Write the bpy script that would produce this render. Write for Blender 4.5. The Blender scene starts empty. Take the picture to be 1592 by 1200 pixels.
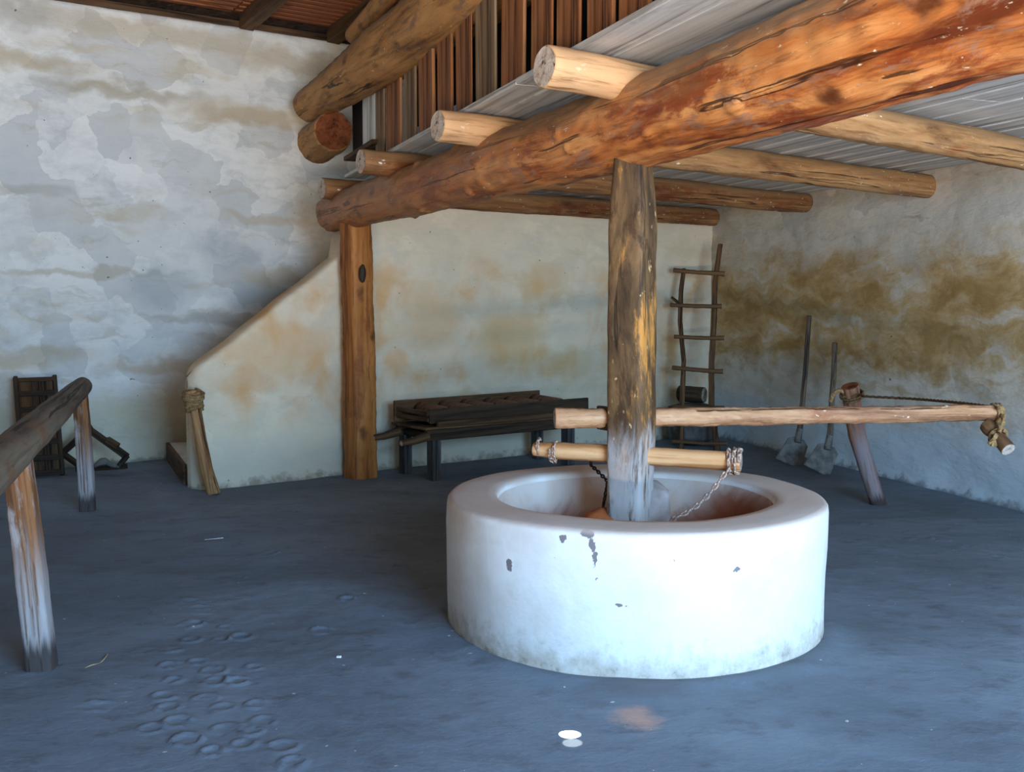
import bpy, bmesh, math, random
from mathutils import Vector, Matrix, Quaternion, noise
random.seed(7)
C = bpy.context.scene.collection
scene = bpy.context.scene
# ------------------------------------------------------------ camera, light, exposure
FPX = 1600.0; HC = 1.6; PITCH = math.radians(4.47)
cd = bpy.data.cameras.new('camera'); cam = bpy.data.objects.new('camera', cd); C.objects.link(cam)
cd.sensor_width = 36; cd.lens = 36 * FPX / 1592; cd.clip_end = 200
cam.location = (0, 0, HC); cam.rotation_euler = (math.pi / 2 - PITCH, 0, 0)
scene.camera = cam
vs = scene.view_settings
vs.view_transform = 'Standard'; vs.look = 'None'; vs.gamma = 1; vs.use_curve_mapping = False
vs.exposure = 0.12
w = bpy.data.worlds.new('sky'); scene.world = w; w.use_nodes = True
w.node_tree.nodes['Background'].inputs[0].default_value = (0.35, 0.55, 1.0, 1)
w.node_tree.nodes['Background'].inputs[1].default_value = 0.12

def area(name, loc, target, sx, sy, power, col):
    l = bpy.data.lights.new(name, 'AREA'); l.shape = 'RECTANGLE'; l.size = sx; l.size_y = sy
    l.energy = power; l.color = col
    o = bpy.data.objects.new(name, l); C.objects.link(o); o.location = loc
    o.rotation_euler = (Vector(target) - Vector(loc)).to_track_quat('-Z', 'Y').to_euler()
    return o
# daylight outside the big doorway behind the photographer: open sky, and sunlit ground throwing light upward
area('skylight', (3.0, -1.4, 2.1), (1.35, 3.4, 0.0), 3.4, 2.2, 880, (0.32, 0.61, 1.0))
area('sunlit_yard', (1.2, -4.0, -0.03), (1.2, -4.0, 5), 8.0, 5.4, 9600, (1.0, 0.85, 0.69))

def fleck(px_loc, size, power):        # sunbeam coming through a pinhole in the roof
    l = bpy.data.lights.new('sunbeam', 'SPOT'); l.spot_size = size; l.spot_blend = 0.12; l.energy = power
    l.shadow_soft_size = 0.004; l.color = (1, 0.96, 0.88)
    o = bpy.data.objects.new('sunbeam', l); C.objects.link(o)
    s = Vector((px_loc[0] - 0.25, px_loc[1] - 0.6, 4.2)); o.location = s
    o.rotation_euler = (Vector((px_loc[0], px_loc[1], 0)) - s).to_track_quat('-Z', 'Y').to_euler()

# ------------------------------------------------------------ pixel -> world helpers (surveying the room)
cp, sp = math.cos(PITCH), math.sin(PITCH)
def ray(x, y):
    u = (x - 796) / FPX; v = (600 - y) / FPX
    return Vector((u, cp + v * sp, -sp + v * cp))
def pY(x, y, Y): d = ray(x, y); return Vector((0, 0, HC)) + d * (Y / d.y)
def pz(x, y, z): d = ray(x, y); return Vector((0, 0, HC)) + d * ((z - HC) / d.z)
def pf(x, y): return pz(x, y, 0)

p = pf(886, 1142); fleck(p, math.radians(1.12), 9000)
p = pf(890, 1156); fleck(p, math.radians(0.72), 1600)

# ------------------------------------------------------------ materials
def lin(c):
    return tuple(((v / 255) / 12.92 if v / 255 <= .04045 else ((v / 255 + .055) / 1.055) ** 2.4) for v in c) + (1,)
class NT:
    def __init__(s, name, rough=0.8, spec=0.25):
        s.m = bpy.data.materials.new(name); s.m.use_nodes = True; s.t = s.m.node_tree
        s.b = s.t.nodes['Principled BSDF']; s.b.inputs['Roughness'].default_value = rough
        s.b.inputs['Specular IOR Level'].default_value = spec
        s.oc = s.t.nodes.new('ShaderNodeTexCoord').outputs['Object']
    def L(s, a, b): s.t.links.new(a, b)
    def map(s, scale=(1, 1, 1), loc=(0, 0, 0), src=None):
        n = s.t.nodes.new('ShaderNodeMapping'); n.inputs['Scale'].default_value = scale; n.inputs['Location'].default_value = loc
        s.L(src or s.oc, n.inputs['Vector']); return n.outputs[0]
    def noise(s, vec, scale=1, detail=4, rough=0.55, dist=0):
        n = s.t.nodes.new('ShaderNodeTexNoise'); n.inputs['Scale'].default_value = scale
        n.inputs['Detail'].default_value = detail; n.inputs['Roughness'].default_value = rough
        n.inputs['Distortion'].default_value = dist; s.L(vec, n.inputs['Vector']); return n.outputs['Fac']
    def ncol(s, vec, scale=1, detail=3):
        n = s.t.nodes.new('ShaderNodeTexNoise'); n.inputs['Scale'].default_value = scale
        n.inputs['Detail'].default_value = detail; s.L(vec, n.inputs['Vector']); return n.outputs['Color']
    def vor(s, vec, scale=1, feature='F1', out='Distance', rnd=1):
        n = s.t.nodes.new('ShaderNodeTexVoronoi'); n.feature = feature; n.inputs['Scale'].default_value = scale
        n.inputs['Randomness'].default_value = rnd; s.L(vec, n.inputs['Vector']); return n.outputs[out]
    def ramp(s, fac, stops, interp='LINEAR'):
        n = s.t.nodes.new('ShaderNodeValToRGB'); cr = n.color_ramp; cr.interpolation = interp
        while len(cr.elements) < len(stops): cr.elements.new(0.5)
        for e, (p, c) in zip(cr.elements, stops):
            e.position = p; e.color = c if len(c) == 4 else lin(c)
        s.L(fac, n.inputs[0]); return n.outputs[0]
    def step(s, v, a, b):
        n = s.t.nodes.new('ShaderNodeMapRange'); n.interpolation_type = 'SMOOTHSTEP'
        n.inputs['From Min'].default_value = a; n.inputs['From Max'].default_value = b
        s.L(v, n.inputs['Value']); return n.outputs[0]
    def math(s, op, a, b=0.0):
        n = s.t.nodes.new('ShaderNodeMath'); n.operation = op
        for i, v in enumerate((a, b)):
            if isinstance(v, (int, float)): n.inputs[i].default_value = v
            else: s.L(v, n.inputs[i])
        return n.outputs[0]
    def mix(s, fac, a, b, mode='MIX'):
        n = s.t.nodes.new('ShaderNodeMix'); n.data_type = 'RGBA'; n.blend_type = mode
        for i, v in ((0, fac), (6, a), (7, b)):
            if isinstance(v, (int, float)): n.inputs[i].default_value = v
            elif isinstance(v, tuple): n.inputs[i].default_value = v if len(v) == 4 else lin(v)
            else: s.L(v, n.inputs[i])
        return n.outputs[2]
    def sep(s, vec=None):
        n = s.t.nodes.new('ShaderNodeSeparateXYZ'); s.L(vec or s.oc, n.inputs[0]); return n.outputs
    def vadd(s, a, b, sc):
        n = s.t.nodes.new('ShaderNodeVectorMath'); n.operation = 'SCALE'; s.L(b, n.inputs[0]); n.inputs[3].default_value = sc
        m = s.t.nodes.new('ShaderNodeVectorMath'); m.operation = 'ADD'; s.L(a, m.inputs[0]); s.L(n.outputs[0], m.inputs[1])
        return m.outputs[0]
    def dist(s, vec, pt, sc=(1, 1, 1)):
        n = s.t.nodes.new('ShaderNodeVectorMath'); n.operation = 'SUBTRACT'; s.L(vec, n.inputs[0]); n.inputs[1].default_value = pt
        k = s.t.nodes.new('ShaderNodeVectorMath'); k.operation = 'MULTIPLY'; s.L(n.outputs[0], k.inputs[0]); k.inputs[1].default_value = sc
        m = s.t.nodes.new('ShaderNodeVectorMath'); m.operation = 'LENGTH'; s.L(k.outputs[0], m.inputs[0]); return m.outputs['Value']
    def bump(s, h, strength=0.3, dist=0.01):
        n = s.t.nodes.new('ShaderNodeBump'); n.inputs['Strength'].default_value = strength; n.inputs['Distance'].default_value = dist
        s.L(h, n.inputs['Height'])
        if s.b.inputs['Normal'].is_linked: s.L(s.b.inputs['Normal'].links[0].from_socket, n.inputs['Normal'])
        s.L(n.outputs[0], s.b.inputs['Normal'])
    def color(s, c):
        if isinstance(c, tuple): s.b.inputs['Base Color'].default_value = c if len(c) == 4 else lin(c)
        else: s.L(c, s.b.inputs['Base Color'])

def wood(name, dark, mid, light, blotch=None, bl=(0.5, 0.62), gs=9.0, stretch=0.07, rough=0.72, fleck_c=None,
         dusty=None, dust_z=None, patch=None, bump=0.45, knots=0.0, top=None, crack=0.85):
    n = NT(name, rough)
    wv = n.vadd(n.oc, n.ncol(n.map((3, 3, 1.2)), 1.0, 2), 0.05)
    v = n.map((gs, gs, gs * stretch), (0, 0, 0), wv)
    g = n.noise(v, 1.0, 8, 0.66, 0.6)
    g2 = n.noise(n.map((gs * 3.6, gs * 3.6, gs * stretch * 2.2), (0, 0, 0), wv), 1.0, 5, 0.65)
    c = n.ramp(g, [(0.34, dark), (0.47, mid), (0.66, light)])
    if blotch:
        bz = n.noise(n.map((4.0, 4.0, 1.5), (3.1, 1.7, 5.2), wv), 1.0, 8, 0.72, 0.4)
        c = n.mix(n.math('MULTIPLY', n.step(bz, bl[0], bl[1]), 0.85), c, blotch)
    if patch:
        pz_ = n.noise(n.map((9, 9, 2.4), (8.4, 3.3, 1.1), wv), 1.0, 8, 0.74, 0.6)
        c = n.mix(n.math('MULTIPLY', n.step(pz_, 0.53, 0.62), 0.75), c, patch)
    c = n.mix(n.math('MULTIPLY', n.step(g2, 0.5, 0.68), 0.6), c, dark)
    cr = n.noise(n.map((gs * 2.2, gs * 2.2, gs * stretch * .55), (5, 2, 0), wv), 1.0, 3, 0.5, .3)
    crk = n.math('MULTIPLY', n.step(cr, 0.62, 0.655), n.step(cr, 0.70, 0.665))
    if crack: c = n.mix(n.math('MULTIPLY', crk, crack), c, tuple(v_ * .45 for v_ in dark))
    if knots:
        kd = n.vor(n.map((3.4, 3.4, 1.9), (.3, .7, .2), n.vadd(n.oc, n.ncol(n.map((14, 14, 14)), 1.0, 2), 0.06)), 1.0)
        c = n.mix(n.math('MULTIPLY', n.step(kd, 0.20, 0.06), knots), c, tuple(v_ * .8 for v_ in dark))
    if top:
        ge = n.t.nodes.new('ShaderNodeNewGeometry'); nz = n.sep(ge.outputs['Normal'])[2]
        nz = n.math('ADD', nz, n.math('MULTIPLY', n.math('SUBTRACT', g, .5), .8))
        c = n.mix(n.math('MULTIPLY', n.step(nz, 0.0, 0.75), 0.8), c, top)
    if fleck_c:
        fz = n.noise(n.map((34, 34, 14), (0, 0, 0), wv), 1.0, 3, 0.6)
        msk = n.noise(n.map((3, 3, 1.5), (4, 4, 4)), 1.0, 2)
        c = n.mix(n.math('MULTIPLY', n.step(fz, 0.66, 0.72), n.step(msk, 0.42, 0.56)), c, fleck_c)
    if dusty:
        z = n.sep()[2]
        wz = n.math('ADD', z, n.math('MULTIPLY', n.math('SUBTRACT', g, 0.5), 0.9))
        c = n.mix(n.math('MULTIPLY', n.math('MULTIPLY', n.step(wz, dust_z[1], dust_z[0]), dust_z[2]), n.step(g2, 0.68, 0.48)), c, dusty)
        if len(dust_z) > 3: c = n.mix(n.math('MULTIPLY', n.step(n.math('ADD', z, n.math('MULTIPLY', n.math('SUBTRACT', g2, 0.5), 0.3)), dust_z[3] + .05, dust_z[3] - .05), 0.85), c, tuple(v_ * .7 for v_ in dark))
    n.color(c)
    n.bump(g, bump, 0.014); n.bump(g2, bump * 0.8, 0.005)
    if crack: n.bump(n.math('SUBTRACT', 1.0, crk), bump, 0.006)
    return n.m

def plaster(name, base, gray, stain, stain2, k=1.0, seed=0.0, band=None, low=None, patchy=0.8, orange=0.0, marks=(), dirt=(92, 84, 74)):
    n = NT(name, 0.93, 0.1)
    wob = n.vadd(n.oc, n.ncol(n.map((2.6, 2.6, 3.2), (seed, 0, 0)), 1.0, 6), 0.42)
    fine = n.noise(n.map((9, 9, 9)), 1.0, 5, 0.65)
    med = n.noise(n.map((2.6, 2.6, 4.2), (seed, 5, 0)), 1.0, 7, 0.66, 0.2)
    pc = n.vor(n.map((2.3, 2.3, 2.3), (seed, 2, 1), wob), 1.0, 'F1', 'Color')
    ps = n.sep(pc); pcell = ps[0]
    c = n.mix(n.math('MULTIPLY', n.step(pcell, 0.35, 0.95), patchy), base, gray)
    c = n.mix(n.math('MULTIPLY', n.step(med, 0.42, 0.68), 0.55), c, gray)
    c = n.mix(n.math('MULTIPLY', n.math('MULTIPLY', n.step(ps[1], 0.7, 0.75), n.step(med, 0.6, 0.4)), 0.5), c, tuple(min(255, v_ + 8) for v_ in base))
    # long tan streaks where the adobe courses bleed through
    st = n.noise(n.map((0.8, 0.8, 5.2), (seed * 2, 0, 3), wob), 1.0, 6, 0.6, 0.1)
    msk = n.noise(n.map((0.6, 0.6, 1.1), (7 + seed, 0, 0)), 1.0, 4)
    c = n.mix(n.math('MULTIPLY', n.math('MULTIPLY', n.step(st, 0.50, 0.68), n.step(msk, 0.38, 0.6)), 0.75 * k), c, stain)
    st3 = n.noise(n.map((1.1, 1.1, 9.0), (seed * 3, 1, 6), wob), 1.0, 5, 0.6, 0.1)
    c = n.mix(n.math('MULTIPLY', n.step(st3, 0.58, 0.7), 0.4 * k), c, stain2)
    z = n.sep()[2]
    if orange:
        ob = n.noise(n.map((2.1, 2.1, 1.8), (seed + 1, 0, 9)), 1.0, 4, 0.55, 0.3)
        zz = n.math('MULTIPLY', n.step(z, 0.2, 0.9), n.step(z, 2.3, 1.7))
        c = n.mix(n.math('MULTIPLY', n.math('MULTIPLY', n.step(ob, 0.44, 0.72), zz), orange), c, (228, 176, 118))
    if band:
        zb = n.math('ADD', z, n.math('MULTIPLY', n.math('SUBTRACT', med, 0.5), 1.0))
        bm_ = n.math('MULTIPLY', n.step(zb, band[0], band[0] + .4), n.step(zb, band[1], band[1] - .55))
        br = n.noise(n.map((0.9, 0.9, 2.8), (seed, 1, 2), wob), 1.0, 8, 0.66, 0.1)
        c = n.mix(n.math('MULTIPLY', n.math('MULTIPLY', bm_, n.step(br, 0.32, 0.5)), 0.9), c, band[2])
        c = n.mix(n.math('MULTIPLY', n.math('MULTIPLY', bm_, n.step(br, 0.46, 0.6)), 0.7), c, band[3])
    for (mx, mz, sx, sz, col, amt) in marks:     # single stains with a place of their own on the wall
        d = n.dist(n.vadd(wob, n.ncol(n.map((6, 6, 9)), 1.0, 3), 0.12), (mx + .22, 0, mz + .22), (1 / sx, 0, 1 / sz))
        c = n.mix(n.math('MULTIPLY', n.step(d, 1.3, 0.4), amt * .85), c, col)
    if low:
        zl = n.math('ADD', z, n.math('MULTIPLY', n.math('SUBTRACT', med, 0.5), 0.6))
        c = n.mix(n.math('MULTIPLY', n.step(zl, low[0], low[0] - 0.35), low[2]), c, low[1])
    zd = n.math('ADD', z, n.math('MULTIPLY', n.math('SUBTRACT', fine, 0.5), 0.3))
    c = n.mix(n.math('MULTIPLY', n.step(zd, 0.07, -0.02), 0.6), c, dirt)
    sp_ = n.noise(n.map((17, 17, 17), (seed, 0, 0)), 1.0, 2, 0.5)
    c = n.mix(n.math('MULTIPLY', n.step(sp_, 0.745, 0.77), 0.8), c, (82, 66, 48))
    n.color(c)
    n.bump(n.noise(n.map((2.2, 2.2, 6.5), (seed, 0, 0)), 1.0, 6, 0.62), 0.7, 0.035)
    n.bump(fine, 0.4, 0.012)
    n.bump(n.noise(n.map((60, 60, 60)), 1.0, 3, 0.6), 0.15, 0.003)
    return n.m

TAN = (196, 172, 128)
M = {}
# wall_left: x measured along the wall from its far left end (image x 100 is x=3.6, x 520 is x=6.5)
lw = [(2.9, 3.98, 1.3, .10, TAN, .75), (4.3, 3.80, .9, .10, (170, 152, 118), .7), (5.6, 3.66, .9, .14, TAN, .8), (6.2, 4.3, 1.0, .16, (190, 172, 138), .7),
      (4.6, 4.42, 1.4, .14, (192, 174, 140), .7), (3.2, 4.38, .5, .14, (176, 168, 150), .7), (3.8, 1.98, 1.0, .05, (180, 160, 118), .5), (3.4, 2.75, .5, .08, (176, 172, 160), .5),
      (5.9, 1.95, .5, .09, TAN, .6), (5.7, 2.6, .6, .07, TAN, .5), (3.1, 1.15, .8, .12, (190, 160, 104), .6), (4.5, 1.02, .6, .10, (196, 164, 110), .55), (5.3, 1.5, .9, .08, (150, 134, 104), .5),
      (4.6, 1.85, .38, .24, (170, 174, 174), .55), (5.3, 2.2, .35, .2, (172, 176, 176), .5), (5.6, 1.75, .4, .16, (170, 174, 174), .5)]
M['wall_left'] = plaster('plaster_white', (246, 242, 230), (208, 207, 200), (206, 188, 150), (178, 162, 126), 0.8, 0.0, low=(0.85, (214, 200, 160), 0.7), marks=lw, patchy=.75)
M['wall_back'] = plaster('plaster_cream', (238, 218, 186), (216, 202, 174), (216, 192, 142), (208, 182, 130), 0.5, 3.3, patchy=0.3, orange=0.95, low=(0.55, (204, 200, 178), 0.6),
    marks=[(.8, 1.25, .6, .25, (226, 178, 122), .6), (.55, .95, .3, .14, (222, 160, 96), .6), (2.5, 1.5, .35, .4, (224, 178, 122), .6), (3.5, 1.3, .5, .35, (216, 174, 110), .7), (3.9, 1.9, .35, .25, (222, 184, 130), .6), (4.3, 1.0, .5, .2, (214, 180, 124), .5)])
M['wall_right'] = plaster('plaster_stained', (216, 204, 184), (186, 178, 164), (180, 150, 98), (156, 126, 78), 0.9, 6.1,
                          band=(0.8, 2.35, (190, 154, 98), (154, 116, 62)), patchy=0.6, low=(0.72, (206, 216, 220), 0.8))
M['plain'] = plaster('plaster_plain', (214, 210, 196), (190, 190, 182), (190, 168, 120), (160, 140, 100), 0.6, 9.0)
M['beam'] = wood('pine_beam', (112, 52, 24), (206, 122, 60), (232, 160, 94), (142, 56, 18), (0.49, 0.60), 8.0, 0.10, 0.5, (244, 226, 190), patch=(158, 120, 98), knots=0.85, top=(166, 130, 92), bump=.8, dusty=(136, 98, 66), dust_z=(2.2, 6.2, .6))
M['beam_top'] = wood('upper_beam_wood', (88, 58, 36), (168, 118, 66), (190, 140, 86), (206, 126, 40), (0.56, 0.7), 6.0, 0.12, 0.72, (206, 180, 130), patch=(122, 96, 78), knots=0.6, top=(134, 116, 98), bump=.6)
M['joist'] = wood('peeled_log', (104, 66, 38), (172, 126, 80), (198, 154, 104), (172, 104, 56), (0.56, 0.7), 8.0, 0.1, 0.62, (242, 232, 208), patch=(140, 104, 76), knots=0.8, top=(160, 124, 84), bump=.55, dusty=(222, 172, 122), dust_z=(0.5, 0.95, 0.75))
M['joist_dark'] = wood('peeled_log_aged', (70, 40, 22), (138, 92, 54), (168, 124, 78), (116, 58, 28), (0.5, 0.62), 8.0, 0.1, 0.62, (232, 222, 204), patch=(116, 84, 62), knots=0.85, top=(150, 118, 82), bump=.55)
M['joist_pale'] = wood('fresh_log', (170, 118, 72), (226, 190, 140), (242, 218, 176), (226, 150, 84), (0.52, 0.62), 8.0, 0.1, 0.62, None, knots=0.3)
M['cut'] = wood('log_end', (122, 100, 84), (184, 164, 144), (208, 194, 180), None, gs=14, stretch=1.0, rough=0.85)
M['cut_red'] = wood('log_end_red', (72, 28, 12), (124, 64, 30), (146, 84, 46), None, gs=7, stretch=1.0, rough=0.8)
M['post'] = wood('orange_post', (84, 42, 18), (164, 98, 44), (192, 126, 64), (134, 76, 34), (0.5, 0.66), 8.0, 0.05, 0.65, None, knots=0.7)
M['shaft'] = wood('hewn_shaft', (50, 36, 24), (92, 68, 44), (136, 102, 64), (204, 138, 62), (0.54, 0.62), 6.0, 0.3, 0.7, (206, 170, 118),
                  dusty=(184, 176, 170), dust_z=(0.78, 1.02, 0.85), patch=(70, 46, 28), crack=.5)
M['sweep'] = wood('sweep_pole_wood', (104, 62, 38), (182, 132, 92), (214, 172, 130), (156, 92, 54), (0.53, 0.66), 9, 0.08, 0.62, (244, 224, 198), patch=(170, 122, 94), knots=0.8, bump=.6)
M['bar'] = wood('smooth_bar_wood', (158, 98, 54), (218, 162, 108), (238, 198, 148), (198, 128, 70), (0.54, 0.7), 7, 0.05, 0.6, crack=.3)
M['dark'] = wood('dark_aged_wood', (26, 19, 13), (60, 46, 32), (90, 70, 50), (74, 52, 32), (0.52, 0.66), 9, 0.07, 0.7)
M['shade_dark'] = wood('shade_boards', (5, 4, 3), (12, 9, 7), (20, 15, 11), None, gs=6, crack=0)  # near black, paints shade in the slat gaps and beside the end board
M['dark2'] = wood('brown_aged_wood', (40, 27, 17), (84, 60, 38), (116, 86, 56), (96, 60, 30), (0.52, 0.64), 9, 0.07, 0.72)
M['benchleg'] = wood('bench_leg_wood', (40, 36, 32), (78, 74, 70), (108, 104, 100), None, gs=9, stretch=0.07)
M['rail'] = wood('rail_wood', (58, 46, 36), (106, 92, 74), (134, 118, 96), (122, 82, 54), (0.5, 0.66), 7, 0.05, 0.75)
M['railpost'] = wood('flaking_post_wood', (52, 30, 18), (126, 80, 46), (168, 118, 76), (170, 158, 150), (0.50, 0.60), 13, 0.03, 0.8,
                     dusty=(180, 178, 176), dust_z=(0.3, 0.75, 0.8, 0.16))
M['plank'] = wood('whitewashed_plank', (150, 146, 140), (200, 198, 194), (218, 216, 212), (172, 170, 166), (0.52, 0.66), 8, 0.05, 0.85, patch=None, crack=.5, bump=.25)
M['slat'] = wood('slat_wood', (74, 40, 22), (146, 92, 54), (176, 122, 78), (166, 98, 48), (0.5, 0.66), 7, 0.06, 0.7)
M['slat2'] = wood('slat_wood_grey', (78, 58, 42), (134, 106, 76), (162, 136, 104), None, gs=7, stretch=0.06)
M['slatw'] = wood('slat_wood_white', (150, 148, 138), (214, 214, 206), (232, 232, 226), None, gs=7, stretch=0.06)
M['stick'] = wood('worn_stick', (110, 70, 40), (176, 128, 80), (204, 160, 112), (150, 92, 52), (0.5, 0.64), 10, 0.06, 0.65)
M['lean'] = wood('reddish_post_wood', (74, 46, 34), (146, 100, 76), (172, 128, 102), (128, 80, 56), (0.5, 0.62), 10, 0.06, 0.7,
                 dusty=(150, 142, 144), dust_z=(0.5, 0.8, 0.7, 0.13))
M['ladder'] = wood('ladder_wood', (46, 30, 18), (100, 68, 42), (128, 94, 62), (150, 92, 46), (0.56, 0.66), 14, 0.06, 0.7)
M['shovelwood'] = wood('shovel_wood', (60, 48, 38), (108, 88, 68), (136, 114, 90), None, gs=12, stretch=0.06)
M['rope'] = wood('hemp_rope', (92, 66, 40), (150, 116, 74), (180, 146, 100), None, gs=40, stretch=1.0, rough=0.95)
M['ropedk'] = wood('old_rope', (60, 44, 28), (112, 84, 52), (140, 110, 72), None, gs=40, stretch=1.0, rough=0.95)
M['tile'] = wood('clay_tile', (76, 52, 38), (118, 82, 60), (140, 104, 78), None, gs=9, stretch=0.6, rough=0.85)
M['lath'] = wood('roof_lath', (84, 40, 22), (150, 88, 52), (184, 128, 88), None, gs=12, stretch=0.05)
n = NT('rusty_chain', 0.6, 0.4); n.b.inputs['Metallic'].default_value = 0.35
g = n.noise(n.map((60, 60, 60)), 1, 3); n.color(n.ramp(g, [(0.35, (120, 88, 70)), (0.6, (206, 178, 158))])); n.bump(g, .3, .002); M['chain'] = n.m
n = NT('dark_chain', 0.6, 0.4); g = n.noise(n.map((60, 60, 60)), 1, 3); n.color(n.ramp(g, [(0.35, (34, 24, 20)), (0.6, (70, 52, 42))])); M['chaindk'] = n.m
n = NT('shovel_iron', 0.75, 0.3); n.b.inputs['Metallic'].default_value = 0.2
g = n.noise(n.map((12, 12, 12)), 1, 5); n.color(n.ramp(g, [(0.35, (92, 86, 78)), (0.65, (140, 132, 122))])); n.bump(g, .2, .004); M['iron'] = n.m
n = NT('grey_stone', 0.9, 0.15); g = n.noise(n.map((6, 6, 6)), 1, 6); n.color(n.ramp(g, [(0.35, (76, 70, 64)), (0.65, (124, 116, 108))])); n.bump(g, .6, .02); M['stone'] = n.m
n = NT('red_stone', 0.85, 0.15); g = n.noise(n.map((6, 6, 6)), 1, 6); n.color(n.ramp(g, [(0.35, (126, 62, 30)), (0.65, (184, 104, 58))])); n.bump(g, .5, .02); M['redstone'] = n.m
n = NT('pale_stone', 0.85, 0.15); g = n.noise(n.map((6, 6, 6)), 1, 6); n.color(n.ramp(g, [(0.35, (140, 124, 116)), (0.65, (176, 164, 156))])); n.bump(g, .5, .02); M['palestone'] = n.m
n = NT('white_pebble', 0.6); g = n.noise(n.map((30, 30, 30)), 1, 3); n.color(n.ramp(g, [(0.3, (220, 216, 206)), (0.7, (246, 244, 240))])); M['pebble'] = n.m
n = NT('straw', 0.7); g = n.noise(n.map((30, 30, 30)), 1, 3); n.color(n.ramp(g, [(0.3, (170, 150, 96)), (0.7, (206, 188, 130))])); M['straw'] = n.m

# floor
n = NT('earth_floor', 0.82, 0.2)
a = n.noise(n.map((0.55, 0.75, 1)), 1, 6, 0.6, 0.5); b = n.noise(n.map((5, 7, 5)), 1, 7, 0.68); f = n.noise(n.map((42, 42, 42)), 1, 5, 0.7)
c = n.ramp(a, [(0.32, (98, 106, 112)), (0.5, (112, 122, 132)), (0.68, (128, 140, 150))])
c = n.mix(n.math('MULTIPLY', n.step(b, 0.5, 0.72), 0.5), c, (84, 80, 82))
c = n.mix(n.math('MULTIPLY', n.step(f, 0.55, 0.75), 0.3), c, (150, 152, 152))
sp_ = n.noise(n.map((26, 26, 26), (2, 5, 1)), 1, 1, 0.5)
c = n.mix(n.math('MULTIPLY', n.step(sp_, 0.78, 0.80), 0.8), c, (214, 210, 200))
q = pf(992, 1118)
c = n.mix(n.math('MULTIPLY', n.step(n.math('ADD', n.dist(n.oc, (q.x, q.y, 0), (1, .8, 0)), n.math('MULTIPLY', n.math('SUBTRACT', b, .5), .25)), 0.13, 0.02), 0.8), c, (196, 156, 136))
q = pf(1000, 1072)
c = n.mix(n.math('MULTIPLY', n.step(n.math('ADD', n.dist(n.oc, (q.x, q.y, 0), (.6, 1.6, 0)), n.math('MULTIPLY', n.math('SUBTRACT', b, .5), .25)), 0.2, 0.04), 0.5), c, (88, 76, 70))
n.color(c); n.bump(b, 0.5, 0.02); n.bump(f, 0.3, 0.005); M['floor'] = n.m

# basin
BASIN = pY(985, 775, 5.32); BX, BY = BASIN.x - .012, 5.215
n = NT('whitewash_basin', 0.9, 0.12)
s1 = n.noise(n.map((3, 3, 3)), 1, 5, 0.6); f = n.noise(n.map((14, 14, 14)), 1, 6, 0.7)
c = n.ramp(s1, [(0.35, (230, 220, 208)), (0.6, (244, 238, 230))])
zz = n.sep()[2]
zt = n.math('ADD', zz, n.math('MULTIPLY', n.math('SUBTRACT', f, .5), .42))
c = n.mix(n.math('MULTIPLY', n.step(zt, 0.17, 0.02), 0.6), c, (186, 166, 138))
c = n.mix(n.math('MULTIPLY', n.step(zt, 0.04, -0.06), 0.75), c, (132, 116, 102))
st = n.noise(n.map((1.6, 1.6, 5)), 1, 4, .5); c = n.mix(n.math('MULTIPLY', n.math('MULTIPLY', n.step(st, .5, .66), n.step(zz, .38, .6)), 0.35), c, (206, 176, 144))
wobv = n.vadd(n.oc, n.ncol(n.map((30, 30, 30)), 1, 5), 0.06)
R0 = 0.955
def bpt(x, y):
    d = ray(x, y); o = Vector((0 - BX, 0 - BY, HC))
    A = d.x**2 + d.y**2; B = 2 * (o.x * d.x + o.y * d.y); Cc = o.x**2 + o.y**2 - R0**2
    disc = max(B * B - 4 * A * Cc, 0); t = (-B - math.sqrt(disc)) / (2 * A); return o + d * t
for (x, y, r, s3) in ((875, 835, .022, (1, 1, 1)), (912, 832, .026, (.8, .8, 1.2)), (920, 848, .016, (1.2, 1.2, .5)), (925, 868, .016, (1.4, 1.4, .4)),
                      (792, 879, .022, (1.2, 1.2, .7)), (929, 900, .008, (1, 1, .6)), (962, 940, .012, (.8, .8, 1.2)), (1144, 886, .013, (.8, .8, 1.2)),
                      (864, 867, .006, (1, 1, 1)), (1049, 871, .006, (1, 1, 1)), (952, 928, .006, (1, 1, 1)), (975, 945, .007, (1, 1, 1))):
    q = bpt(x, y); off = Vector((.03, .03, .03))
    c = n.mix(n.math('MULTIPLY', n.step(n.dist(wobv, q + off, s3), r * 1.05, r * .8), 0.9), c, (112, 100, 100))
c = n.mix(n.math('MULTIPLY', n.step(n.math('ADD', zz, n.math('MULTIPLY', n.math('SUBTRACT', f, .5), .01)), .622, .645), .8), c, (198, 176, 160))  # shading of the rim top painted in as a pinkish-grey tone
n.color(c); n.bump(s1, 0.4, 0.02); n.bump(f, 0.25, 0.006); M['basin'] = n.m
n = NT('stained_basin_inside', 0.85, 0.15)
s1 = n.noise(n.map((2.6, 2.6, 2.6)), 1, 5, 0.6, .6); zz = n.sep()[2]; xx = n.sep()[0]
zt = n.math('ADD', zz, n.math('MULTIPLY', n.math('SUBTRACT', s1, .5), .5))
c = n.mix(n.math('MULTIPLY', n.step(s1, .46, .66), .5), (214, 196, 182), (196, 150, 116))
c = n.mix(n.math('MULTIPLY', n.step(zt, 0.52, 0.38), .85), c, (146, 84, 62))
c = n.mix(n.math('MULTIPLY', n.math('MULTIPLY', n.step(xx, .3, .62), n.step(zt, .66, .5)), .9), c, (150, 76, 34))
n.color(c); n.bump(s1, .4, .02); M['basin_in'] = n.m

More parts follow.
